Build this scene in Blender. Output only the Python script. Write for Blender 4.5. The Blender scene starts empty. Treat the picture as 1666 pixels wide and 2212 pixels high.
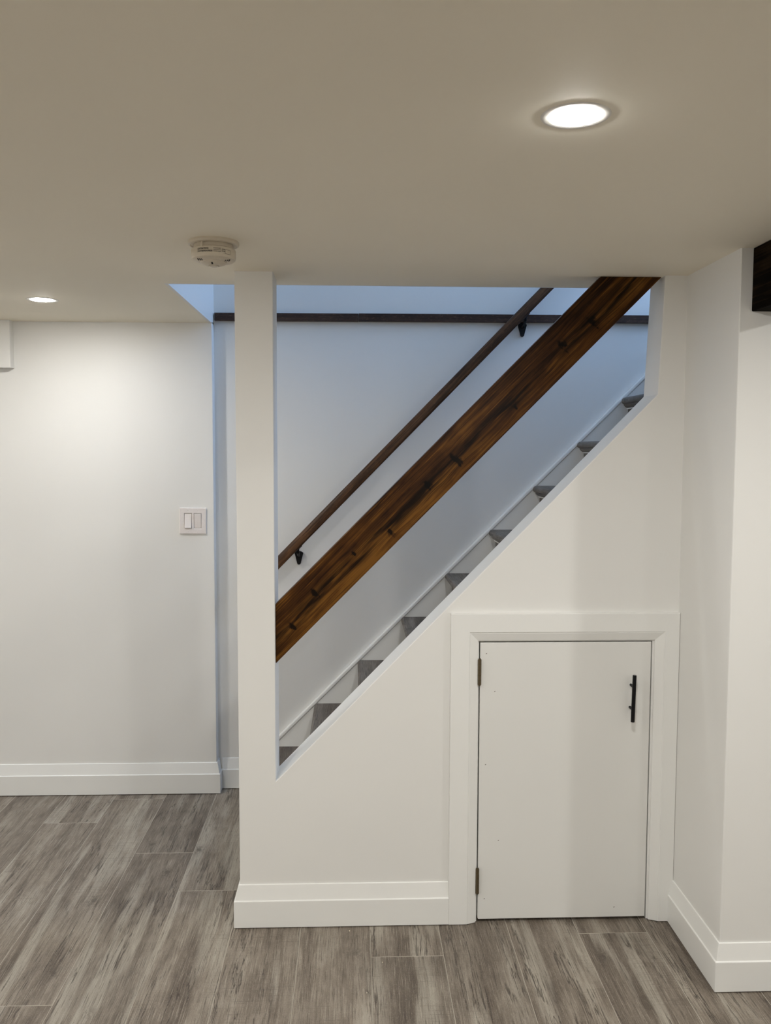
import bpy, bmesh, math, random
from mathutils import Vector, Matrix
from mathutils.geometry import tessellate_polygon

# ------------------------------------------------------------------ camera, light, exposure
SC = bpy.context.scene
COL = SC.collection
H = 2.13                       # basement ceiling height

CAM = (0.3742, -2.7805, 1.5720)
YAW, PITCH, ROLL, FPX = 0.0368, -0.0713, 0.0029, 1874.0
cam_data = bpy.data.cameras.new('camera')
cam_data.sensor_fit = 'AUTO'
cam_data.sensor_width = 36.0
cam_data.lens = FPX / 2212.0 * 36.0
cam_data.clip_start = 0.02
cam = bpy.data.objects.new('camera', cam_data)
COL.objects.link(cam)
_R = Vector((math.cos(YAW), -math.sin(YAW), 0))
_F = Vector((math.sin(YAW) * math.cos(PITCH), math.cos(YAW) * math.cos(PITCH), math.sin(PITCH)))
_U = _R.cross(_F)
cr, sr = math.cos(ROLL), math.sin(ROLL)
R2 = _R * cr + _U * sr
U2 = -_R * sr + _U * cr
M = Matrix.Identity(4)
for i in range(3):
    M[i][0], M[i][1], M[i][2], M[i][3] = R2[i], U2[i], -_F[i], CAM[i]
cam.matrix_world = M
SC.camera = cam

LAMP_STRENGTH = 770.0
LAMP_STRENGTH_DIM = 405.0      # weaker lamps by the switch wall, lowered to soften its hot spot
LAMP_COLOR = (1.0, 0.985, 0.945)
SKY_STRENGTH = 17.0
SKY_COLOR = (0.36, 0.58, 1.0)
SC.view_settings.view_transform = 'Standard'
SC.view_settings.look = 'None'
SC.view_settings.gamma = 1.0
SC.view_settings.use_curve_mapping = False
SC.view_settings.exposure = 0.0
SC.cycles.use_denoising = True
SC.cycles.max_bounces = 14
SC.cycles.diffuse_bounces = 10
SC.cycles.sample_clamp_indirect = 8.0

world = bpy.data.worlds.new('world')
SC.world = world
world.use_nodes = True
_bg = world.node_tree.nodes['Background']
_bg.inputs[0].default_value = (*SKY_COLOR, 1)
_bg.inputs[1].default_value = SKY_STRENGTH

# ------------------------------------------------------------------ node helpers
class NT:
    def __init__(self, name):
        self.m = bpy.data.materials.new(name)
        self.m.use_nodes = True
        self.t = self.m.node_tree
        self.n = self.t.nodes
        self.b = self.n['Principled BSDF']
    def new(self, kind, **kw):
        n = self.n.new(kind)
        for k, v in kw.items():
            setattr(n, k, v)
        return n
    def link(self, a, b):
        self.t.links.new(a, b)
    def val(self, sock, v):
        if hasattr(v, 'is_linked') or hasattr(v, 'links'):
            self.link(v, sock)
        else:
            sock.default_value = v
    def math(self, op, a, b=0.0, c=0.0, clamp=False):
        n = self.new('ShaderNodeMath', operation=op, use_clamp=clamp)
        for s, v in zip(n.inputs, (a, b, c)):
            self.val(s, v)
        return n.outputs[0]
    def smooth(self, x, lo, hi):
        n = self.new('ShaderNodeMapRange', interpolation_type='SMOOTHSTEP')
        self.val(n.inputs[0], x)
        n.inputs[1].default_value = lo
        n.inputs[2].default_value = hi
        return n.outputs[0]
    def coords(self, kind='Object', rand=0.0):
        tc = self.new('ShaderNodeTexCoord').outputs[kind]
        if not rand:
            return tc
        oi = self.new('ShaderNodeObjectInfo').outputs['Random']
        wn = self.new('ShaderNodeTexWhiteNoise', noise_dimensions='1D')
        self.link(oi, wn.inputs['W'])
        sc = self.new('ShaderNodeVectorMath', operation='SCALE')
        self.link(wn.outputs['Color'], sc.inputs[0])
        sc.inputs['Scale'].default_value = rand
        ad = self.new('ShaderNodeVectorMath', operation='ADD')
        self.link(tc, ad.inputs[0]); self.link(sc.outputs[0], ad.inputs[1])
        return ad.outputs[0]
    def scaled(self, v, s):
        n = self.new('ShaderNodeMapping')
        self.link(v, n.inputs[0])
        n.inputs['Scale'].default_value = s
        return n.outputs[0]
    def noise(self, v, scale=1.0, detail=4.0, rough=0.55, dist=0.0, out=0):
        n = self.new('ShaderNodeTexNoise')
        self.link(v, n.inputs['Vector'])
        n.inputs['Scale'].default_value = scale
        n.inputs['Detail'].default_value = detail
        n.inputs['Roughness'].default_value = rough
        n.inputs['Distortion'].default_value = dist
        return n.outputs[out]
    def ramp(self, f, stops):
        n = self.new('ShaderNodeValToRGB')
        self.val(n.inputs[0], f)
        el = n.color_ramp.elements
        while len(el) < len(stops):
            el.new(0.5)
        for e, (p, c) in zip(el, stops):
            e.position = p
            e.color = (*c, 1)
        return n.outputs[0]
    def mix(self, f, a, b, mode='MIX'):
        n = self.new('ShaderNodeMix', data_type='RGBA', blend_type=mode)
        self.val(n.inputs[0], f)
        for s, v in ((n.inputs[6], a), (n.inputs[7], b)):
            if isinstance(v, tuple):
                s.default_value = (*v, 1)
            else:
                self.link(v, s)
        return n.outputs[2]
    def bump(self, h, strength=0.2, dist=0.002):
        n = self.new('ShaderNodeBump')
        n.inputs['Strength'].default_value = strength
        n.inputs['Distance'].default_value = dist
        self.link(h, n.inputs['Height'])
        self.link(n.outputs[0], self.b.inputs['Normal'])
    def base(self, c, rough=0.5, metal=0.0, spec=0.5):
        self.val(self.b.inputs['Base Color'], (*c, 1) if isinstance(c, tuple) else c)
        self.val(self.b.inputs['Roughness'], rough)
        self.b.inputs['Metallic'].default_value = metal
        self.b.inputs['Specular IOR Level'].default_value = spec
        return self.m

def paint(name, c, rough, bump=0.05, scale=260.0, spec=0.4):
    t = NT(name)
    v = t.coords('Object')
    big = t.noise(v, 1.3, 2.0)
    col = t.mix(t.smooth(big, 0.3, 0.7), tuple(x * 0.985 for x in c), tuple(min(1, x * 1.01) for x in c))
    t.base(col, rough, 0, spec)
    t.bump(t.noise(v, scale, 2.0), bump, 0.001)
    return t.m

def plain(name, c, rough=0.5, metal=0.0, spec=0.5, var=0.06):
    t = NT(name)
    v = t.coords('Object')
    n = t.noise(v, 90.0, 3.0)
    t.base(t.mix(n, tuple(x * (1 - var) for x in c), tuple(min(1, x * (1 + var)) for x in c)), rough, metal, spec)
    return t.m

def floor_wood(name, tint=(1, 1, 1), bright=1.0):
    """weathered grey-brown vinyl plank; grain along local Y"""
    t = NT(name)
    v = t.coords('Object', rand=60.0)
    # gentle warp so that the grain wanders
    wv = t.noise(t.scaled(v, (2.5, 1.6, 1.0)), 1.0, 2.0, out=1)
    ws = t.new('ShaderNodeVectorMath', operation='SCALE'); t.link(wv, ws.inputs[0]); ws.inputs['Scale'].default_value = 0.022
    wa = t.new('ShaderNodeVectorMath', operation='ADD'); t.link(v, wa.inputs[0]); t.link(ws.outputs[0], wa.inputs[1])
    w = wa.outputs[0]
    broad = t.noise(t.scaled(w, (15.0, 1.5, 1.0)), 1.0, 3.0, 0.5)
    blotch = t.noise(t.scaled(v, (13.0, 6.0, 1.0)), 1.0, 6.0, 0.68)
    fine = t.noise(t.scaled(w, (430.0, 11.0, 1.0)), 1.0, 3.0, 0.6)
    mid = t.noise(t.scaled(w, (95.0, 3.0, 1.0)), 1.0, 5.0, 0.7)
    saw = t.noise(t.scaled(v, (9.0, 300.0, 1.0)), 1.0, 2.0, 0.5)
    f = t.math('ADD', t.math('MULTIPLY', broad, 0.46), t.math('MULTIPLY', mid, 0.20))
    f = t.math('ADD', f, t.math('MULTIPLY', blotch, 0.34))
    c = t.ramp(f, [(0.37, (0.098, 0.077, 0.062)), (0.44, (0.155, 0.127, 0.104)), (0.50, (0.210, 0.178, 0.148)),
                   (0.56, (0.272, 0.237, 0.201)), (0.64, (0.365, 0.330, 0.285))])
    pale = t.smooth(t.noise(t.scaled(w, (15.0, 1.05, 1.0)), 1.0, 2.0, 0.5), 0.545, 0.66)
    c = t.mix(t.math('MULTIPLY', pale, t.math('ADD', t.math('MULTIPLY', mid, 0.9), 0.02)), c, (0.50, 0.47, 0.415))
    # per-plank tone
    oi = t.new('ShaderNodeObjectInfo').outputs['Random']
    tone = t.math('ADD', t.math('MULTIPLY', oi, 0.22), 0.86)
    c = t.mix(1.0, c, t.ramp(tone, [(0.0, (0, 0, 0)), (1.0, (1, 1, 1))]), 'MULTIPLY')
    # fine pores and streaks
    c = t.mix(t.math('MULTIPLY', t.smooth(fine, 0.54, 0.68), 0.72), c, (0.068, 0.053, 0.043))
    c = t.mix(t.math('MULTIPLY', t.smooth(fine, 0.45, 0.30), 0.48), c, (0.48, 0.44, 0.38))
    sawm = t.math('MULTIPLY', t.smooth(saw, 0.55, 0.72), t.smooth(t.noise(v, 3.5, 2.0), 0.48, 0.62))
    c = t.mix(t.math('MULTIPLY', sawm, 0.5), c, (0.11, 0.09, 0.075))
    # long cracks: zero crossings of stretched noise
    cr_ = t.noise(t.scaled(w, (15.0, 0.8, 1.0)), 1.0, 5.0, 0.64, 0.25)
    wid = t.math('ADD', 0.004, t.math('MULTIPLY', t.noise(t.scaled(v, (30.0, 12.0, 1.0)), 1.0, 2.0), 0.020))
    line = t.math('SUBTRACT', 1.0, t.math('DIVIDE', t.math('ABSOLUTE', t.math('SUBTRACT', cr_, 0.5)), wid), clamp=True)
    part = t.smooth(t.noise(t.scaled(v, (5.0, 1.5, 1.0)), 1.0, 2.0), 0.42, 0.54)
    crack = t.math('MULTIPLY', line, part)
    cr2 = t.noise(t.scaled(w, (40.0, 1.2, 1.0)), 1.0, 4.0, 0.55, 0.1)
    line2 = t.math('SUBTRACT', 1.0, t.math('DIVIDE', t.math('ABSOLUTE', t.math('SUBTRACT', cr2, 0.47)), 0.012), clamp=True)
    crack = t.math('MAXIMUM', crack, t.math('MULTIPLY', line2, t.math('MULTIPLY', t.smooth(t.noise(t.scaled(v, (9.0, 2.0, 1.0)), 1.0, 2.0), 0.5, 0.62), 0.6)))
    c = t.mix(t.math('MULTIPLY', crack, 0.95), c, (0.040, 0.030, 0.024))
    # knots: dark, ragged, with a halo the grain swirls into
    vo = t.new('ShaderNodeTexVoronoi', feature='F1', voronoi_dimensions='2D')
    wk = t.noise(t.scaled(v, (38, 26, 1)), 1.0, 3.0, 0.6, out=1)
    wks = t.new('ShaderNodeVectorMath', operation='SCALE'); t.link(wk, wks.inputs[0]); wks.inputs['Scale'].default_value = 0.022
    wka = t.new('ShaderNodeVectorMath', operation='ADD'); t.link(v, wka.inputs[0]); t.link(wks.outputs[0], wka.inputs[1])
    t.link(t.scaled(wka.outputs[0], (4.6, 2.6, 1.0)), vo.inputs['Vector'])
    vo.inputs['Scale'].default_value = 1.0
    kd = vo.outputs['Distance']
    ring = t.noise(t.scaled(v, (150, 60, 1)), 1.0, 3.0)
    near = t.math('MULTIPLY', t.smooth(kd, 0.17, 0.03), t.smooth(ring, 0.42, 0.58))
    core = t.smooth(kd, 0.060, 0.020)
    kn = t.math('MAXIMUM', t.math('MULTIPLY', near, 0.55), t.math('MULTIPLY', core, 0.75))
    keep = t.smooth(t.noise(v, 1.7, 0.0), 0.47, 0.53)
    c = t.mix(t.math('MULTIPLY', kn, keep), c, (0.055, 0.042, 0.034))
    grit = t.noise(t.scaled(v, (420.0, 260.0, 1.0)), 1.0, 3.0, 0.7)
    c = t.mix(t.math('MULTIPLY', t.smooth(grit, 0.54, 0.70), 0.40), c, (0.40, 0.365, 0.315))
    c = t.mix(t.math('MULTIPLY', t.smooth(grit, 0.46, 0.30), 0.45), c, (0.075, 0.06, 0.048))
    c = t.mix(1.0, c, tuple(x * bright for x in tint), 'MULTIPLY')
    t.base(c, t.math('ADD', t.math('MULTIPLY', fine, 0.22), 0.36), 0, 0.42)
    h = t.math('SUBTRACT', t.math('MULTIPLY', fine, -0.5), crack)
    t.bump(h, 0.35, 0.0012)
    return t.m

def stained_wood(name, dark, mid, light, gl=0.35, knots=(), centre=0.0, speck=0.0, spec=.3):
    """stained board, grain along local X, width along local Z"""
    t = NT(name)
    v = t.coords('Object')
    sep = t.new('ShaderNodeSeparateXYZ'); t.link(v, sep.inputs[0])
    x, y, z = sep.outputs
    w = v
    kmask = None
    flow = None
    for kx, kz, kr in knots:
        dx = t.math('DIVIDE', t.math('SUBTRACT', x, kx), kr * 2.2)
        dz = t.math('DIVIDE', t.math('SUBTRACT', z, kz), kr)
        d = t.math('SQRT', t.math('ADD', t.math('MULTIPLY', dx, dx), t.math('MULTIPLY', dz, dz)))
        g = t.smooth(d, 2.6, 0.3)
        push = t.math('MULTIPLY', g, t.math('MULTIPLY', dz, 0.35 * kr))
        flow = push if flow is None else t.math('ADD', flow, push)
        nn = t.math('MULTIPLY', t.noise(t.scaled(v, (75, 60, 45)), 1.0, 4.0, 0.65), 2.2)
        dx2 = t.math('DIVIDE', t.math('SUBTRACT', x, kx), kr * 0.95)
        dz2 = t.math('DIVIDE', t.math('SUBTRACT', z, kz), kr * 1.6)
        d2 = t.math('ADD', t.math('SQRT', t.math('ADD', t.math('MULTIPLY', dx2, dx2), t.math('MULTIPLY', dz2, dz2))), t.math('SUBTRACT', nn, 1.05))
        k = t.smooth(d2, 0.95, 0.40)
        kmask = k if kmask is None else t.math('MAXIMUM', kmask, k)
    cmb = t.new('ShaderNodeCombineXYZ')
    t.link(x, cmb.inputs[0]); t.link(y, cmb.inputs[1])
    zz = z if flow is None else t.math('ADD', z, flow)
    t.link(zz, cmb.inputs[2])
    w = cmb.outputs[0]
    a = t.noise(t.scaled(w, (1.6, 14.0, 26.0)), 1.0, 4.0, 0.55, 0.4)
    b = t.noise(t.scaled(w, (5.0, 120.0, 190.0)), 1.0, 4.0, 0.6)
    bl = t.noise(t.scaled(v, (9.0, 9.0, 14.0)), 1.0, 3.0, 0.6)
    f = t.math('ADD', t.math('MULTIPLY', a, 0.5), t.math('ADD', t.math('MULTIPLY', b, 0.28), t.math('MULTIPLY', bl, 0.22)))
    c = t.ramp(f, [(0.40, dark), (0.50, mid), (0.61, light)])
    b2 = t.noise(t.scaled(w, (4.0, 300.0, 420.0)), 1.0, 2.0, 0.5)
    c = t.mix(t.math('MULTIPLY', t.smooth(b2, 0.56, 0.66), 0.55), c, tuple(q * 0.5 for q in dark))
    line = t.smooth(b, 0.60, 0.68)
    c = t.mix(t.math('MULTIPLY', line, 0.35), c, tuple(min(1, q * 1.55) for q in light))
    if centre:
        wob = t.math('MULTIPLY', t.math('SUBTRACT', t.noise(t.scaled(v, (3.5, 1, 1)), 1.0, 2.0), 0.5), 0.045)
        cm = t.smooth(t.math('ABSOLUTE', t.math('ADD', z, t.math('ADD', wob, 0.012))), 0.034, 0.004)
        cm = t.math('MULTIPLY', cm, t.smooth(t.noise(t.scaled(v, (5.0, 1.0, 60.0)), 1.0, 3.0), 0.36, 0.60))
        c = t.mix(t.math('MULTIPLY', cm, centre), c, tuple(q * 0.22 for q in dark))
    if kmask is not None:
        c = t.mix(t.math('MULTIPLY', kmask, 0.93), c, tuple(q * 0.05 for q in dark))
    if speck:
        sp = t.noise(t.scaled(v, (55.0, 200.0, 200.0)), 1.0, 3.0, 0.7)
        c = t.mix(t.math('MULTIPLY', t.smooth(sp, 0.55, 0.68), speck), c, tuple(min(1, q * 2.4) for q in light))
    t.base(c, gl, 0, spec)
    t.bump(b, 0.25, 0.001)
    return t.m

def emitter(name, c, s):
    t = NT(name)
    t.base((0.8, 0.8, 0.8), 0.4)
    t.b.inputs['Emission Color'].default_value = (*c, 1)
    t.b.inputs['Emission Strength'].default_value = s
    return t.m

MT = {
    'wall': paint('wall_paint', (0.79, 0.785, 0.765), 0.48, 0.06),
    'ceil': paint('ceiling_paint', (0.87, 0.815, 0.695), 0.7, 0.05),
    'trim': paint('trim_paint', (0.82, 0.82, 0.80), 0.33, 0.02, 120.0),
    'door': paint('door_paint', (0.76, 0.757, 0.735), 0.36, 0.03, 160.0),
    'floor': floor_wood('weathered_plank', (1.0, 0.985, 0.95), 0.93),
    'edge': plain('plank_edge_glint', (0.45, 0.41, 0.35), 0.5),  # pale colour paints in the light caught by the plank bevels
    'sub': plain('subfloor', (0.20, 0.17, 0.14), 0.9),
    'tread': floor_wood('stair_wood', (0.96, 0.94, 0.95), 0.60),
    'rail': stained_wood('rail_wood', (0.026, 0.012, 0.006), (0.060, 0.028, 0.013), (0.125, 0.058, 0.025), 0.38, speck=0.16, spec=.22),
    'ledge': stained_wood('ledge_wood', (0.022, 0.011, 0.008), (0.042, 0.021, 0.014), (0.075, 0.041, 0.028), 0.45, speck=0.45),
    'beam': stained_wood('beam_wood', (0.0012, 0.0008, 0.0005), (0.0032, 0.0019, 0.001), (0.020, 0.0115, 0.0055), 0.75, spec=.03),
    'black': plain('black_metal', (0.003, 0.003, 0.0035), 0.45, spec=.25),
    'nickel': plain('aged_nickel', (0.17, 0.135, 0.085), 0.36, 0.85),
    'plate': plain('switch_plastic', (0.80, 0.75, 0.735), 0.35),
    'smoke': plain('aged_plastic', (0.60, 0.535, 0.43), 0.45),
    'ink': plain('black_ink', (0.02, 0.018, 0.015), 0.6),
    'hole': plain('nail_hole_dark', (0.10, 0.085, 0.07), 0.9),
    'lamp': emitter('lamp_diffuser', LAMP_COLOR, LAMP_STRENGTH),
    'lamp_dim': emitter('lamp_diffuser_dim', LAMP_COLOR, LAMP_STRENGTH_DIM),
    'ring': plain('lamp_trim_white', (0.80, 0.78, 0.73), 0.4),
    'chip': plain('paint_chip', (0.75, 0.66, 0.52), 0.8),
}

# ------------------------------------------------------------------ mesh helpers
def link(name, bm, mat, parent=None, smooth=False, bevel=0.0, seg=2, loc=None):
    me = bpy.data.meshes.new(name)
    bmesh.ops.recalc_face_normals(bm, faces=bm.faces)
    bm.to_mesh(me)
    bm.free()
    for m in (mat if isinstance(mat, (list, tuple)) else [mat]):
        me.materials.append(m)
    o = bpy.data.objects.new(name, me)
    COL.objects.link(o)
    if loc:
        o.location = loc
    if parent:
        o.parent = parent
    if smooth:
        for p in me.polygons:
            p.use_smooth = True
        if smooth != 'all':
            me.set_sharp_from_angle(angle=math.radians(35))
    if bevel:
        b = o.modifiers.new('edge', 'BEVEL')
        b.width = bevel
        b.segments = seg
        b.limit_method = 'ANGLE'
        b.angle_limit = math.radians(30)
        b.harden_normals = False
    return o

def struct(o):
    o['kind'] = 'structure'
    return o

def tag(o, label, cat, group=None):
    o['label'] = label
    o['category'] = cat
    o['kind'] = 'thing'
    if group:
        o['group'] = group
    return o

def empty(name, loc=(0, 0, 0)):
    o = bpy.data.objects.new(name, None)
    o.empty_display_size = 0.05
    o.location = loc
    COL.objects.link(o)
    return o

def box(bm, x0, x1, y0, y1, z0, z1):
    v = [bm.verts.new((x, y, z)) for z in (z0, z1) for x, y in ((x0, y0), (x1, y0), (x1, y1), (x0, y1))]
    for f in ((0, 3, 2, 1), (4, 5, 6, 7), (0, 1, 5, 4), (1, 2, 6, 5), (2, 3, 7, 6), (3, 0, 4, 7)):
        bm.faces.new([v[i] for i in f])
    return v

def bx(*a):
    bm = bmesh.new()
    box(bm, *a)
    return bm

def prism(bm, loops, a, b, axis='y'):
    """loops: outline (and holes) in 2D, extruded from a to b along axis"""
    def P(p, d):
        return (p[0], d, p[1]) if axis == 'y' else (p[0], p[1], d) if axis == 'z' else (d, p[0], p[1])
    flat = [p for l in loops for p in l]
    va = [bm.verts.new(P(p, a)) for p in flat]
    vb = [bm.verts.new(P(p, b)) for p in flat]
    if len(loops) == 1 and len(loops[0]) <= 4:
        bm.faces.new(va)
        bm.faces.new(vb[::-1])
    else:
        for tri in tessellate_polygon([[Vector((p[0], p[1], 0)) for p in l] for l in loops]):
            bm.faces.new([va[i] for i in tri])
            bm.faces.new([vb[i] for i in tri[::-1]])
    k = 0
    for l in loops:
        n = len(l)
        for i in range(n):
            j = (i + 1) % n
            bm.faces.new([va[k + i], va[k + j], vb[k + j], vb[k + i]])
        k += n
    return bm

def pr(loops, a, b, axis='y'):
    return prism(bmesh.new(), loops, a, b, axis)

def sweep(path, prof, side=1):
    """baseboard: plan path, profile (out, z); mitred corners, capped ends"""
    bm = bmesh.new()
    pts = [Vector(p) for p in path]
    rows = []
    for i, p in enumerate(pts):
        ds = []
        if i > 0: ds.append((pts[i] - pts[i - 1]).normalized())
        if i < len(pts) - 1: ds.append((pts[i + 1] - pts[i]).normalized())
        ns = [Vector((d.y, -d.x)) * side for d in ds]
        n = ns[0] if len(ns) == 1 else (ns[0] + ns[1]) / (1 + ns[0].dot(ns[1]))
        rows.append([bm.verts.new((p.x + n.x * t, p.y + n.y * t, z)) for t, z in prof])
    m = len(prof)
    for r, s in zip(rows, rows[1:]):
        for i in range(m):
            j = (i + 1) % m
            bm.faces.new([r[i], r[j], s[j], s[i]])
    bm.faces.new(rows[0])
    bm.faces.new(rows[-1][::-1])
    return bm

def lathe(bm, prof, c=(0, 0, 0), n=48, cap0=True, cap1=True):
    """profile (r, z) about Z"""
    rings = []
    for r, z in prof:
        rings.append([bm.verts.new((c[0] + r * math.cos(2 * math.pi * k / n), c[1] + r * math.sin(2 * math.pi * k / n), c[2] + z)) for k in range(n)])
    for a, b in zip(rings, rings[1:]):
        for k in range(n):
            l = (k + 1) % n
            bm.faces.new([a[k], a[l], b[l], b[k]])
    if cap0: bm.faces.new(rings[0])
    if cap1: bm.faces.new(rings[-1][::-1])
    return bm

def tube(bm, a, b, r, n=20):
    a, b = Vector(a), Vector(b)
    d = (b - a).normalized()
    u = d.orthogonal().normalized()
    w = d.cross(u)
    R = [[bm.verts.new(p + (u * math.cos(2 * math.pi * k / n) + w * math.sin(2 * math.pi * k / n)) * r) for k in range(n)] for p in (a, b)]
    for k in range(n):
        l = (k + 1) % n
        bm.faces.new([R[0][k], R[0][l], R[1][l], R[1][k]])
    bm.faces.new(R[0][::-1]); bm.faces.new(R[1])
    return bm

# ------------------------------------------------------------------ main dimensions
X1 = 1.4415          # return wall plane / corner on the right
YN = -0.384          # nearer wall face on the right
XL, YL = -0.2531, 1.130   # left wall end and plane
YB = 1.187           # wall behind the stairs
YO = 0.227           # front edge of the stairwell opening
TW = 0.1385          # stair partition thickness
RX0, RX1, RY0 = -2.7, 3.3, -5.2
ZF = H + 0.29        # upper floor level
ZU = 4.75

# ------------------------------------------------------------------ setting
fl = struct(link('floor', bx(RX0 - .1, RX1 + .15, RY0 - .1, 1.35, -0.2, -0.0065), MT['sub']))
PW, PL = 0.2267, 1.46
def plank_mesh(w, l):
    bm = bmesh.new()
    e, g, t = 0.00085, 0.0002, 0.006
    hw, hl = w / 2 - g, l / 2 - g
    lo = [bm.verts.new((x, y, -t)) for x, y in ((-hw, -hl), (hw, -hl), (hw, hl), (-hw, hl))]
    md = [bm.verts.new((x, y, -0.0006)) for x, y in ((-hw, -hl), (hw, -hl), (hw, hl), (-hw, hl))]
    tp = [bm.verts.new((x, y, 0)) for x, y in ((-hw + e, -hl + e), (hw - e, -hl + e), (hw - e, hl - e), (-hw + e, hl - e))]
    bm.faces.new(tp)
    for i in range(4):
        j = (i + 1) % 4
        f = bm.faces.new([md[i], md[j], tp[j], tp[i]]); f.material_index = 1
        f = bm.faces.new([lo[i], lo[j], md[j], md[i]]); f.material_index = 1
    return bm
ENDS = {-4: .10, -3: .82, -2: -.395, -1: .533, 0: .236, 1: -.90, 2: -.80, 3: -.19, 4: -.70, 5: -.62, 6: -.08, 7: -.65}
rnd = random.Random(5)
pm = None
for c in range(-11, 15):
    xc = -0.252 + PW * (c + 0.5) - 0.0
    if xc < RX0 or xc > RX1:
        continue
    e0 = ENDS.get(c, rnd.uniform(-1, 1))
    k0 = math.floor((RY0 - e0) / PL)
    y = e0 + k0 * PL
    while y < 1.2:
        if pm is None:
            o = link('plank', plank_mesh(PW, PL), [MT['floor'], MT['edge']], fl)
            pm = o.data
        else:
            o = bpy.data.objects.new('plank', pm)
            COL.objects.link(o)
            o.parent = fl
        o.location = (xc, y + PL / 2, 0)
        y += PL

LN = .012    # drywall lining of the stairwell
struct(link('ceiling', pr([[(RX0 - .1, RY0 - .1), (RX1 + .15, RY0 - .1), (RX1 + .15, YO - LN), (XL - LN, YO - LN), (XL - LN, 1.35), (RX0 - .1, 1.35)]], H, ZF, 'z'), MT['ceil']))
# stairwell sides above the ceiling (white, lit from upstairs)
struct(link('wall_upper_left', bx(XL - .12, XL + 0.001, YO - .12, YB, ZF, ZU), MT['wall']))
struct(link('wall_upper_front', bx(XL - .12, RX1, YO - .12, YO, ZF, ZU), MT['wall']))
struct(link('trim_2', bx(XL - LN, RX1, YO - LN, YO, H, ZF), MT['wall']))
struct(link('trim_3', bx(XL - LN, XL, YO, YB, H, ZF), MT['wall']))
struct(link('ceiling_upper', bx(XL - .12, RX1 + .15, YO - .12, 1.35, ZU, ZU + .1), MT['ceil']))
# end wall upstairs with the window the daylight comes from
WY0, WY1, WZ0, WZ1 = 0.32, 1.10, 2.75, 4.55
struct(link('wall_upper_right', pr([[(YO - .12, 0), (1.35, 0), (1.35, ZU), (YO - .12, ZU)], [(WY0, WZ0), (WY1, WZ0), (WY1, WZ1), (WY0, WZ1)]], RX1, RX1 + .15, 'x'), MT['wall']))
wn = struct(link('window_1', pr([[(WY0, WZ0), (WY1, WZ0), (WY1, WZ1), (WY0, WZ1)], [(WY0 + .05, WZ0 + .05), (WY1 - .05, WZ0 + .05), (WY1 - .05, WZ1 - .05), (WY0 + .05, WZ1 - .05)]], RX1 + .04, RX1 + .10, 'x'), MT['trim']))
pl = bpy.data.lights.new('daylight_portal', 'AREA')
pl.shape = 'RECTANGLE'; pl.size = WY1 - WY0 - .1; pl.size_y = WZ1 - WZ0 - .1
pl.cycles.is_portal = True
po = bpy.data.objects.new('daylight_portal', pl)
po.location = (RX1 + .12, (WY0 + WY1) / 2, (WZ0 + WZ1) / 2)
po.rotation_euler = (math.radians(90), 0, math.radians(90))
COL.objects.link(po)

struct(link('wall_back', bx(XL - .0, RX1, YB, YB + .16, 0, ZU), MT['wall']))
struct(link('wall_left', pr([[(RX0, YL), (XL, YL), (XL, YB + .16), (RX0, YB + .16)]], 0, H + .008, 'z'), MT['wall'], bevel=.0025))
struct(link('wall_side', bx(RX0 - .12, RX0, RY0, 1.35, 0, H), MT['wall']))
struct(link('wall_behind', bx(RX0 - .12, RX1 + .15, RY0 - .12, RY0, 0, H), MT['wall']))
struct(link('wall_far_right', bx(RX1, RX1 + .15, RY0, YO - .12, 0, H), MT['wall']))
struct(link('wall_right', bx(X1, RX1, YN, TW, 0, H + .008), MT['wall'], bevel=.0025))
# stair partition with its cut-out and the small doorway
DXL, DXR, DZT = 0.772, 1.367, 0.960
front = [(0, 0), (DXL, 0), (DXL, DZT), (DXR, DZT), (DXR, 0), (X1 + .03, 0), (X1 + .03, H + .008), (1.369, H + .008), (1.3535, 1.7535), (0.1197, 0.489), (0.1197, H + .008), (0, H + .008)]
struct(link('wall_front', pr([front], 0, TW), MT['wall'], bevel=.0025))
# boxed-in drop at the far left of the left wall
struct(link('trim_1', bx(RX0, -1.118, YL - .045, YL, 1.925, H), MT['wall'], bevel=.002))

BP = [(0, .003), (.0185, .003), (.0185, .0915), (.017, .0935), (.0145, .0938), (.0045, .1425), (0, .1435)]
struct(link('baseboard_front', sweep([(0, TW), (0, 0), (0.689, 0)], BP, 1), MT['trim'], bevel=.0008, seg=1))
struct(link('baseboard_right', sweep([(X1, 0), (X1, YN), (RX1, YN)], BP, 1), MT['trim'], bevel=.0008, seg=1))
struct(link('baseboard_left', sweep([(RX0, YL), (XL, YL), (XL, YB)], BP, 1), MT['trim'], bevel=.0008, seg=1))
struct(link('baseboard_back', sweep([(XL + .0185, YB), (-0.062, YB)], BP, 1), MT['trim'], bevel=.0008, seg=1))

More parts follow.
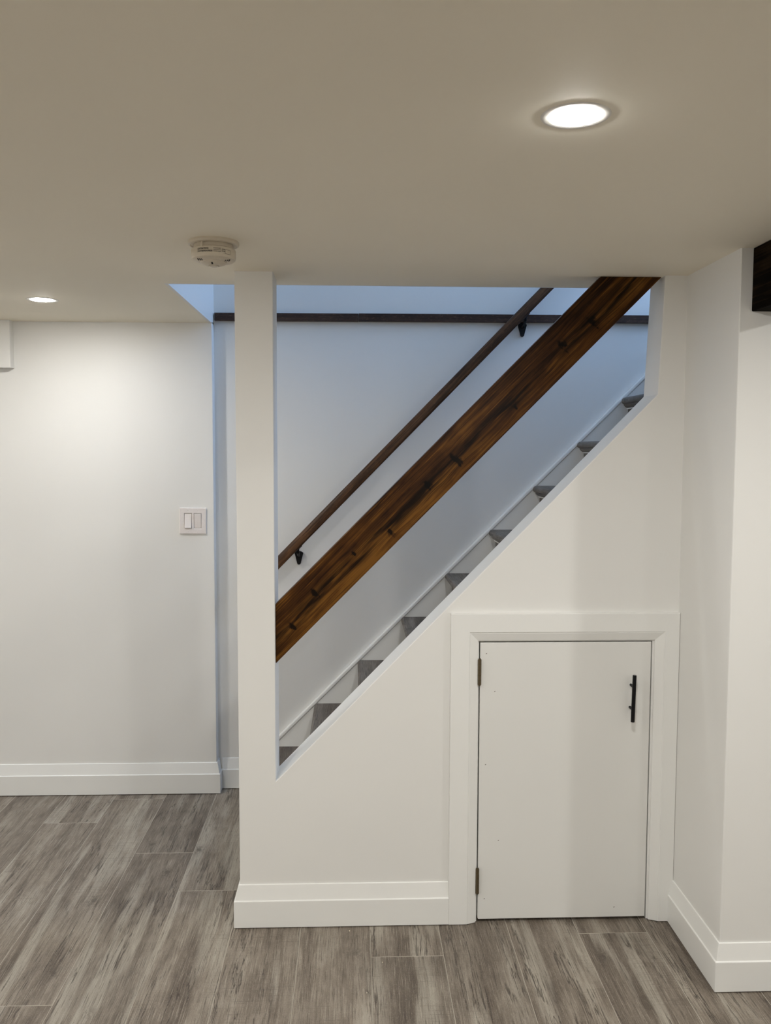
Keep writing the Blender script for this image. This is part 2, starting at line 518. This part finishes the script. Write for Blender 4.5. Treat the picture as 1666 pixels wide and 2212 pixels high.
# ------------------------------------------------------------------ under-stair door
dr = empty('door_1', (1.07, 0, 0)); dr['kind'] = 'structure'
def child(name, bm, mat, parent=dr, **kw):
    o = link(name, bm, mat, None, **kw)
    o.parent = parent
    o.matrix_parent_inverse = Matrix.Translation(-parent.matrix_basis.translation) if parent.parent is None else Matrix.Identity(4)
    return o
rows = [  # xl, ztop, xr, y   (outer edge -> inner edge)
    (0.6890, 1.0440, 1.4405, 0.0), (0.6890, 1.0440, 1.4405, -.0165), (0.6905, 1.0425, 1.4390, -.018),
    (0.7500, .9835, 1.3925, -.018), (0.7520, .9815, 1.3910, -.0160), (0.7545, .9790, 1.3890, -.0158),
    (0.7790, .9540, 1.3625, -.0065), (0.7790, .9540, 1.3625, 0.0)]
def casing(seg):
    bm = bmesh.new()
    A, B = [], []
    for xl, zt, xr, y in rows:
        if seg == 0: a, b = (xl, y, .0025), (xl, y, zt)
        elif seg == 1: a, b = (xl, y, zt), (xr, y, zt)
        else: a, b = (xr, y, zt), (xr, y, .0025)
        A.append(bm.verts.new(a)); B.append(bm.verts.new(b))
    for i in range(len(A)):
        j = (i + 1) % len(A)
        bm.faces.new([A[i], A[j], B[j], B[i]])
    bm.faces.new(A); bm.faces.new(B[::-1])
    return bm
for s in range(3):
    child('casing', casing(s), MT['trim'])
jb = bmesh.new()
box(jb, DXL + .0005, .7835, 0.0005, TW, .002, DZT - .0005)
box(jb, 1.3565, DXR - .0005, 0.0005, TW, .002, DZT - .0005)
box(jb, .7835, 1.3565, 0.0005, TW, .9500, DZT - .0005)
box(jb, .7835, .796, .042, .060, .002, .9500)
box(jb, 1.344, 1.3565, .042, .060, .002, .9500)
box(jb, .796, 1.344, .042, .060, .938, .9500)
child('jamb', jb, MT['trim'])
leaf = child('leaf', pr([[(.7875, .014), (.7905, .0105), (1.3525, .0105), (1.3525, .9460), (.7875, .9460)]], -.001, .035), MT['door'], bevel=.0015)
for z0 in (.808, .103):
    hb = bmesh.new()
    for k in range(5):
        a, b = z0 + .0845 * k / 5, z0 + .0845 * (k + 1) / 5 - .0007
        tube(hb, (.7852, -.0068, a), (.7852, -.0068, b), .0058, 16)
    tube(hb, (.7852, -.0068, z0 - .002), (.7852, -.0068, z0 + .0865), .0042, 12)
    child('hinge', hb, MT['nickel'], smooth=True)
hd = empty('handle', (0, 0, 0)); hd.parent = dr
hd.matrix_parent_inverse = Matrix.Translation((-1.07, 0, 0))
def hchild(name, bm, mat, **kw):
    o = link(name, bm, mat, hd, **kw)
    return o
hchild('bar', tube(bmesh.new(), (1.2855, -.034, .688), (1.2885, -.034, .843), .0063, 24), MT['black'], smooth=True, bevel=.0006)
for hx, z in ((1.2877, .803), (1.2862, .728)):
    hchild('post', tube(bmesh.new(), (hx, 0, z), (hx, -.033, z), .0046, 16), MT['black'], smooth=True)
for x, z in ((.807, .909), (.836, .783), (.808, .538), (.854, .28), (.809, .08), (1.247, .044)):
    nb = bmesh.new()
    for k in range(2):
        bmesh.ops.create_icosphere(nb, subdivisions=1, radius=.0017, matrix=Matrix.Translation((x + k * .0017, -.0008, z + k * .0012)) @ Matrix.Scale(.25, 4, (0, 1, 0)))
    child('nail_hole', nb, MT['hole'])

# ------------------------------------------------------------------ staircase
st = tag(empty('staircase', (0, .65, 0)), 'grey wood staircase with white wall skirt, rising right behind the cut-out partition', 'staircase')
def sp(name, bm, mat, parent=None, **kw):
    o = link(name, bm, mat, None, **kw)
    o.parent = parent or st
    if not parent:
        o.matrix_parent_inverse = Matrix.Translation((0, -.65, 0))
    return o
RUN, RISE, TX0, TZ0 = .2005, .2017, -.008, .2005
TY0, TY1 = TW + .004, YB - .0205
NST = 11          # the two topmost steps run between the stairwell linings
tread_me = riser_me = cove_me = None
def nosing(n=8, r=.0145):
    return [(r - r * math.cos(math.pi * k / n - math.pi / 2) * 1.0, 0) for k in range(n)]
for k in range(NST):
    x, z = TX0 + RUN * k, TZ0 + RISE * k
    w = RUN + .032
    if tread_me is None:
        prof = [(w, 0), (.015, 0)] + [(.015 - .015 * math.sin(a), -.015 + .015 * math.cos(a)) for a in [math.pi * j / 8 for j in range(1, 8)]] + [(.015, -.03), (w, -.03)]
        tr = link('tread', pr([prof], TY0 - .65, TY1 - .65), MT['tread'], st, smooth=True)
        tread_me = tr.data
        rb = link('riser', bx(.032, .046, TY0 - .65, TY1 - .65, -.1985, -.0305), MT['tread'], st)
        riser_me = rb.data
        cv = [(.0318, -.0302), (.012, -.0302), (.0135, -.036), (.020, -.043), (.0275, -.047), (.0318, -.0475)]
        co = link('cove', pr([cv], TY0 - .65, TY1 - .65), MT['tread'], tr, smooth=True)
        cove_me = co.data
        wb = link('bead_strip', bx(.0262, .0318, TY0 - .65, TY1 - .65, -.0525, -.0478), MT['trim'], tr)  # thin white strip below the cove
        strip_me = wb.data
    else:
        tr = bpy.data.objects.new('tread', tread_me); rb = bpy.data.objects.new('riser', riser_me)
        co = bpy.data.objects.new('cove', cove_me); wb = bpy.data.objects.new('bead_strip', strip_me)
        for o, p in ((tr, st), (rb, st), (co, tr), (wb, tr)):
            COL.objects.link(o); o.parent = p
    wb.name = 'white_bead'
    if k >= 9:
        for o in (tr, rb, co, wb):
            o.data = o.data.copy()
            for v in o.data.vertices:
                if v.co.y < 0: v.co.y = YO + .004 - .65
    tr.location = (x, 0, z)
    rb.location = (x, 0, z)
tp_x = TX0 + RUN * NST
sp('riser', bx(tp_x + .032, tp_x + .046, YO + .004, TY1, TZ0 + RISE * (NST - 1), ZF - .031), MT['tread'])
struct(link('floor_upper', bx(tp_x + .048, RX1, YO + .001, YB - .001, ZF - .03, ZF), MT['tread']))
SL = .997
def sz(x): return .222 + SL * (x - .023)
sk = sp('skirt_board', pr([[(-.061, .002), (.28, .002), (2.28, sz(2.28) - .34), (2.28, sz(2.28)), (-.061, sz(-.061))]], YB - .02, YB - .0005), MT['trim'])
cp = [(-.0612, sz(-.0612)), (2.28, sz(2.28)), (2.28, sz(2.28) + .026), (-.0612, sz(-.0612) + .026)]
c_ = link('cap_moulding', pr([cp], YB - .026, YB - .0005), MT['trim'], bevel=.006, seg=3)
c_.parent = sk

# ------------------------------------------------------------------ diagonal guard board across the opening
A45 = math.atan(1.0085)
gx, gz = .62, 1.478          # centre of the board
knots_px = [(1.142, 1.986), (1.045, 1.911), (.898, 1.711), (.705, 1.542), (.615, 1.459), (.496, 1.306), (.376, 1.235), (.248, 1.105), (.175, 1.0)]
ca, sa = math.cos(A45), math.sin(A45)
def to_loc(x, z):
    dx, dz = x - gx, z - gz
    return (dx * ca + dz * sa, -dx * sa + dz * ca)
kn = []
for i, (x, z) in enumerate(knots_px):
    a, b = to_loc(x, z)
    kn.append((a, b, (.021, .020, .012, .019, .015, .016, .012, .014, .012)[i]))
MT['guard'] = stained_wood('guard_wood', (0.018, 0.0058, 0.0013), (0.066, 0.0240, 0.0040), (0.155, 0.065, 0.0105), 0.38, knots=kn, centre=0.95, spec=.14)
outline = [(.1202, .8755), (1.3645, 2.1295), (1.1672, 2.1295), (.1202, 1.0705)]
gb = link('guard_board', pr([[to_loc(*p) for p in outline]], .022, .060), MT['guard'], bevel=.0025)
gb.location = (gx, 0, gz)
gb.rotation_euler = (0, -A45, 0)
tag(gb, 'wide brown stained knotty board running diagonally across the stair opening', 'guard rail')

# ------------------------------------------------------------------ handrail on the back wall
AH = math.atan(1.0235)
hx0, hz0 = .033, 1.064
hr = tag(empty('handrail', (hx0, YB - .08, hz0)), 'slim dark wooden handrail climbing the back wall on two black brackets', 'handrail')
L0, L1 = -.10, 2.6
pf = []
for a, b, cx_, cz_ in ((0, 90, .006, .006), (90, 180, -.006, .006), (180, 270, -.014, -.014), (270, 360, .014, -.014)):
    r = .016 if cz_ > 0 else .008
    for q in range(5):
        t_ = math.radians(a + (b - a) * q / 4)
        pf.append((cx_ + r * math.cos(t_), cz_ + r * math.sin(t_)))
rl = link('rail', pr([pf], L0, L1, 'x'), MT['rail'], hr, smooth=True)
rl.rotation_euler = (0, -AH, 0)
for bxx in (.124, 1.139):
    zc = hz0 + 1.0235 * (bxx - hx0)           # rail centre height here
    br = empty('bracket', (bxx - hx0, .08, zc - hz0))
    br.parent = hr
    bm = bmesh.new()
    # tapered wall plate: wide rounded top, narrow rounded foot
    out = []
    for a in range(0, 181, 20):
        t_ = math.radians(a)
        out.append((.0195 * math.cos(t_), -.058 + .010 * math.sin(t_)))
    for a in range(180, 361, 20):
        t_ = math.radians(a)
        out.append((.0085 * math.cos(t_), -.101 + .0085 * math.sin(t_)))
    prism(bm, [out], -.012, 0)
    link('plate', bm, MT['black'], br, bevel=.004, seg=3, smooth=True)
    bm = bmesh.new()
    for p, q in (((0, -.008, -.068), (0, -.045, -.062)), ((0, -.045, -.062), (0, -.074, -.046)), ((0, -.074, -.046), (0, -.08, -.026))):
        tube(bm, p, q, .0062, 14)
    link('arm', bm, MT['black'], br, smooth=True)
    bm = bmesh.new()
    box(bm, -.024, .024, -.089, -.071, -.0035, 0)
    sd = link('saddle', bm, MT['black'], br, bevel=.001)
    sd.location = (0, 0, -.0305); sd.rotation_euler = (0, -AH, 0)

# ------------------------------------------------------------------ horizontal ledge trim on the back wall
for xa, xb, lab in ((XL + .006, .3955, 'short left length of the dark wood strip on the back wall, passing behind the post'),
                    (.3965, 1.76, 'long right length of the dark wood strip on the back wall, crossed by the handrail')):
    lb = link('ledge_board', bx(-(xb - xa) / 2, (xb - xa) / 2, -.011, .011, -.0175, .0175), MT['ledge'], bevel=.0015)
    xm = (xa + xb) / 2
    lb.location = (xm, YB - .0115, 2.1636 + .0035 * (xm + .247) / 1.95 + (.0008 if xa > 0 else 0))
    lb.rotation_euler = (0, -.0018, 0)
    tag(lb, lab, 'trim board', 'wood strips on the back wall')

# ------------------------------------------------------------------ dark beam at the upper right
bmn = link('ceiling_beam', bx(-.09, .09, -2.3, 0, -.086, .086), MT['beam'], bevel=.003)
me = bmn.data
bmn.location = (1.474 + .09, YN - .0015, 1.957 + .0862)
tag(bmn, 'nearly black wooden beam under the ceiling on the right', 'beam')
# grain runs along the beam: the material reads local X, so turn the mesh instead
bmn.data.transform(Matrix.Rotation(math.radians(90), 4, 'Z'))
bmn.rotation_euler = (0, 0, math.radians(-90))

# ------------------------------------------------------------------ recessed lights
def pot_light(x, y, label, first, dim=False):
    root = tag(empty('recessed_light', (x, y, H)), label, 'ceiling light', 'round recessed ceiling lights')
    if first is None:
        bm = bmesh.new()
        lathe(bm, [(.0418, -.0002), (.0422, -.0011), (.0468, -.0011), (.0540, -.0011), (.0575, -.0008), (.0582, 0)], cap1=False)
        a = link('trim_ring', bm, MT['ring'], root, smooth='all')
        bm = bmesh.new()
        lathe(bm, [(.0419, -.0010), (.0400, -.0017), (.034, -.0026), (.018, -.0033), (.003, -.0035)], cap0=False)
        b = link('diffuser', bm, MT['lamp'], root, smooth='all')
    else:
        for ch in first.children:
            c = ch.copy(); COL.objects.link(c); c.parent = root
            if dim and 'diffuser' in ch.name:
                c.data = ch.data.copy(); c.data.materials[0] = MT['lamp_dim']
    return root
p0 = pot_light(.745, -1.300, 'large bright round recessed light in the ceiling above the small door', None)
pot_light(-.792, .563, 'small glowing round recessed light in front of the light switch wall', p0, True)
for i, (x, y) in enumerate(((-.79, -1.30), (.745, -3.15), (-.79, -3.15), (2.28, -1.30), (2.28, -3.15), (-2.2, .563), (-2.2, -1.3))):
    pot_light(x, y, 'round recessed ceiling light outside the picture, same kind as the bright one', p0, y > 0)

# ------------------------------------------------------------------ smoke detector
sx, sy = -.004, -.378
sm = tag(empty('smoke_detector', (sx, sy, H)), 'round cream smoke detector on the ceiling beside the white post', 'smoke detector')
sm.rotation_euler = (0, 0, math.radians(0))
bm = bmesh.new()
lathe(bm, [(.0675, 0), (.0685, -.004), (.0672, -.0085), (.0625, -.0105), (.0600, -.0085), (.050, -.0085)], cap0=False, n=64)
link('mounting_ring', bm, MT['smoke'], sm, smooth=True)
bm = bmesh.new()
lathe(bm, [(.052, -.006), (.0535, -.0185), (.0585, -.0215), (.0595, -.024), (.0595, -.0415), (.0575, -.0475), (.052, -.0515), (.040, -.0535), (.036, -.0537)], cap0=False, n=64)
link('housing', bm, MT['smoke'], sm, smooth=True)
bm = bmesh.new()
lathe(bm, [(.0365, -.0530), (.0355, -.0558), (.030, -.0592), (.022, -.0618), (.014, -.0628), (.0135, -.0600), (.002, -.0595)], cap0=False, n=48)
link('sounder_dome', bm, MT['smoke'], sm, smooth=True)
bm = bmesh.new()
lathe(bm, [(.0125, -.0597), (.0122, -.0645), (.009, -.0655), (.001, -.0655)], cap0=False, n=32)
link('test_button', bm, MT['smoke'], sm, smooth=True)
def polar(r, deg, z): return Vector((r * math.cos(math.radians(deg)), r * math.sin(math.radians(deg)), z))
bm = bmesh.new()
box(bm, -.003, .003, -.004, .004, -.024, -.008)
tb = link('locking_tab', bm, MT['smoke'], sm, bevel=.001)
tb.location = polar(.0555, 246, 0); tb.rotation_euler = (0, 0, math.radians(246 - 270))
for a0, lean in ((227, -4), (331, 22)):
    c0 = polar(.0455, a0, -.0527)
    for k in range(3):
        bm = bmesh.new()
        box(bm, -.0013, .0013, -.0066, .0060, -.0010, .0010)
        vs = link('vent_slot', bm, MT['ink'], sm, bevel=.0006)
        vs.location = c0 + Vector(((k - 1) * .0050, (k - 1) * .0012 * (1 if lean > 0 else -1), 0))
        vs.rotation_euler = (math.radians(-7), 0, math.radians(lean))
bm = bmesh.new()
box(bm, -.0022, .0022, -.0045, .0045, -.0006, .0006)
iw = link('indicator_window', bm, MT['ink'], sm)
iw.location = polar(.0268, 270, -.0608); iw.rotation_euler = (math.radians(-19), 0, 0)
# printed warning wrapped on the rim: curved lettering plate built from text
def rim_text(name, lines, size, a_start, widths, z_top, gap, bold):
    bm = bmesh.new()
    for li, s in enumerate(lines):
        cu = bpy.data.curves.new('t', 'FONT')
        cu.body = s
        cu.size = size
        cu.offset = bold
        cu.resolution_u = 2
        tmp = bpy.data.objects.new('t', cu)
        COL.objects.link(tmp)
        dg = bpy.context.evaluated_depsgraph_get()
        m2 = bpy.data.meshes.new_from_object(tmp.evaluated_get(dg))
        bpy.data.objects.remove(tmp)
        vs = []
        xm = max(v.co.x for v in m2.vertices)
        for v in m2.vertices:
            r = .05985
            a = math.radians(a_start + widths[li] * v.co.x / xm)
            vs.append(bm.verts.new((r * math.cos(a), r * math.sin(a), z_top - li * gap + v.co.y)))
        for p in m2.polygons:
            try: bm.faces.new([vs[i] for i in p.vertices])
            except ValueError: pass
    o = link(name, bm, MT['ink'], sm)
    return o
rim_text('lettering', ['\u25b2CAUTION/ATTENTION', 'DO NOT PAINT/NE PAS PEINDRE'], .0062, 235, (31, 41), -.0310, .0066, .00016)
rim_text('small_lettering', ['RISK OF ELECTRIC SHOCK. DISCONNECT', 'POWER BEFORE SERVICING. TEST', 'WEEKLY/VERIFIER CHAQUE SEMAINE'], .0030, 278, (19, 19, 20), -.0290, .0040, 0.00004)
rim_text('small_lettering', ['MADE/FAIT', 'REPLACE BY'], .0036, 300, (9, 9), -.0305, .0050, 0.0001)
bm = bmesh.new()
for dz in (-.0295, -.0405):
    for k in range(12):
        q = [polar(.0598, 309 + k * 1.4, dz), polar(.0598, 309 + (k + 1) * 1.4, dz), polar(.0598, 309 + (k + 1) * 1.4, dz + .0006), polar(.0598, 309 + k * 1.4, dz + .0006)]
        bm.faces.new([bm.verts.new(p) for p in q])
for a in (309, 325.6):
    q = [polar(.0598, a, -.0405), polar(.0598, a + .6, -.0405), polar(.0598, a + .6, -.0289), polar(.0598, a, -.0289)]
    bm.faces.new([bm.verts.new(p) for p in q])
link('label_box', bm, MT['ink'], sm)

# ------------------------------------------------------------------ double light switch
sw = tag(empty('light_switch', (-.3462, YL, 1.2525)), 'white double rocker light switch on the left wall', 'light switch')
sw.rotation_euler = (0, math.radians(.6), 0)
pw, ph = .0595, .0585
oc = []
bm = bmesh.new()
hole = lambda cx_: [(cx_ - .0165, -.0335), (cx_ + .0165, -.0335), (cx_ + .0165, .0335), (cx_ - .0165, .0335)]
prism(bm, [[(-pw, -ph), (pw, -ph), (pw, ph), (-pw, ph)], hole(-.0215), hole(.0215)], -.0065, 0)
link('cover_plate', bm, MT['plate'], sw, bevel=.0025, seg=3)
for cx_, up in ((-.0215, -1), (.0215, 1)):
    bm = bmesh.new()
    # rocker: two flats meeting at a ridge; one end stands proud
    hi, lo = -.0125, -.0045
    zt, zb = (lo, hi) if up < 0 else (hi * .75, lo)
    side = [(0, -.0315), (zb, -.0315), (-.0075, 0), (zt, .0315), (0, .0315)]
    prism(bm, [side], cx_ - .0150, cx_ + .0150, 'x')
    link('rocker', bm, MT['plate'], sw, bevel=.0008)
    for z in (.0485, -.0485):
        bm = bmesh.new()
        bmesh.ops.create_uvsphere(bm, u_segments=12, v_segments=6, radius=.0028, matrix=Matrix.Translation((cx_, -.0065, z)) @ Matrix.Scale(.35, 4, (0, 1, 0)))
        link('screw', bm, MT['plate'], sw, smooth='all')

# ------------------------------------------------------------------ crumbs of paint left on the floor
for i, (x, y, s, lab) in enumerate(((.361, -.041, .0035, 'pale paint chip on the floor beside the front baseboard'),
                               (.463, -.219, .0024, 'tiny white paint fleck on the dark plank end'),
                               (.413, -.368, .0024, 'tiny white paint fleck on the floor next to the plank seam'))):
    bm = bmesh.new()
    bmesh.ops.create_icosphere(bm, subdivisions=1, radius=s, matrix=Matrix.Diagonal((.6, 1.2, .22, 1)))
    o = link('paint_chip', bm, MT['chip'])
    o.location = (x, y, s * .2)
    tag(o, lab, 'paint chip')
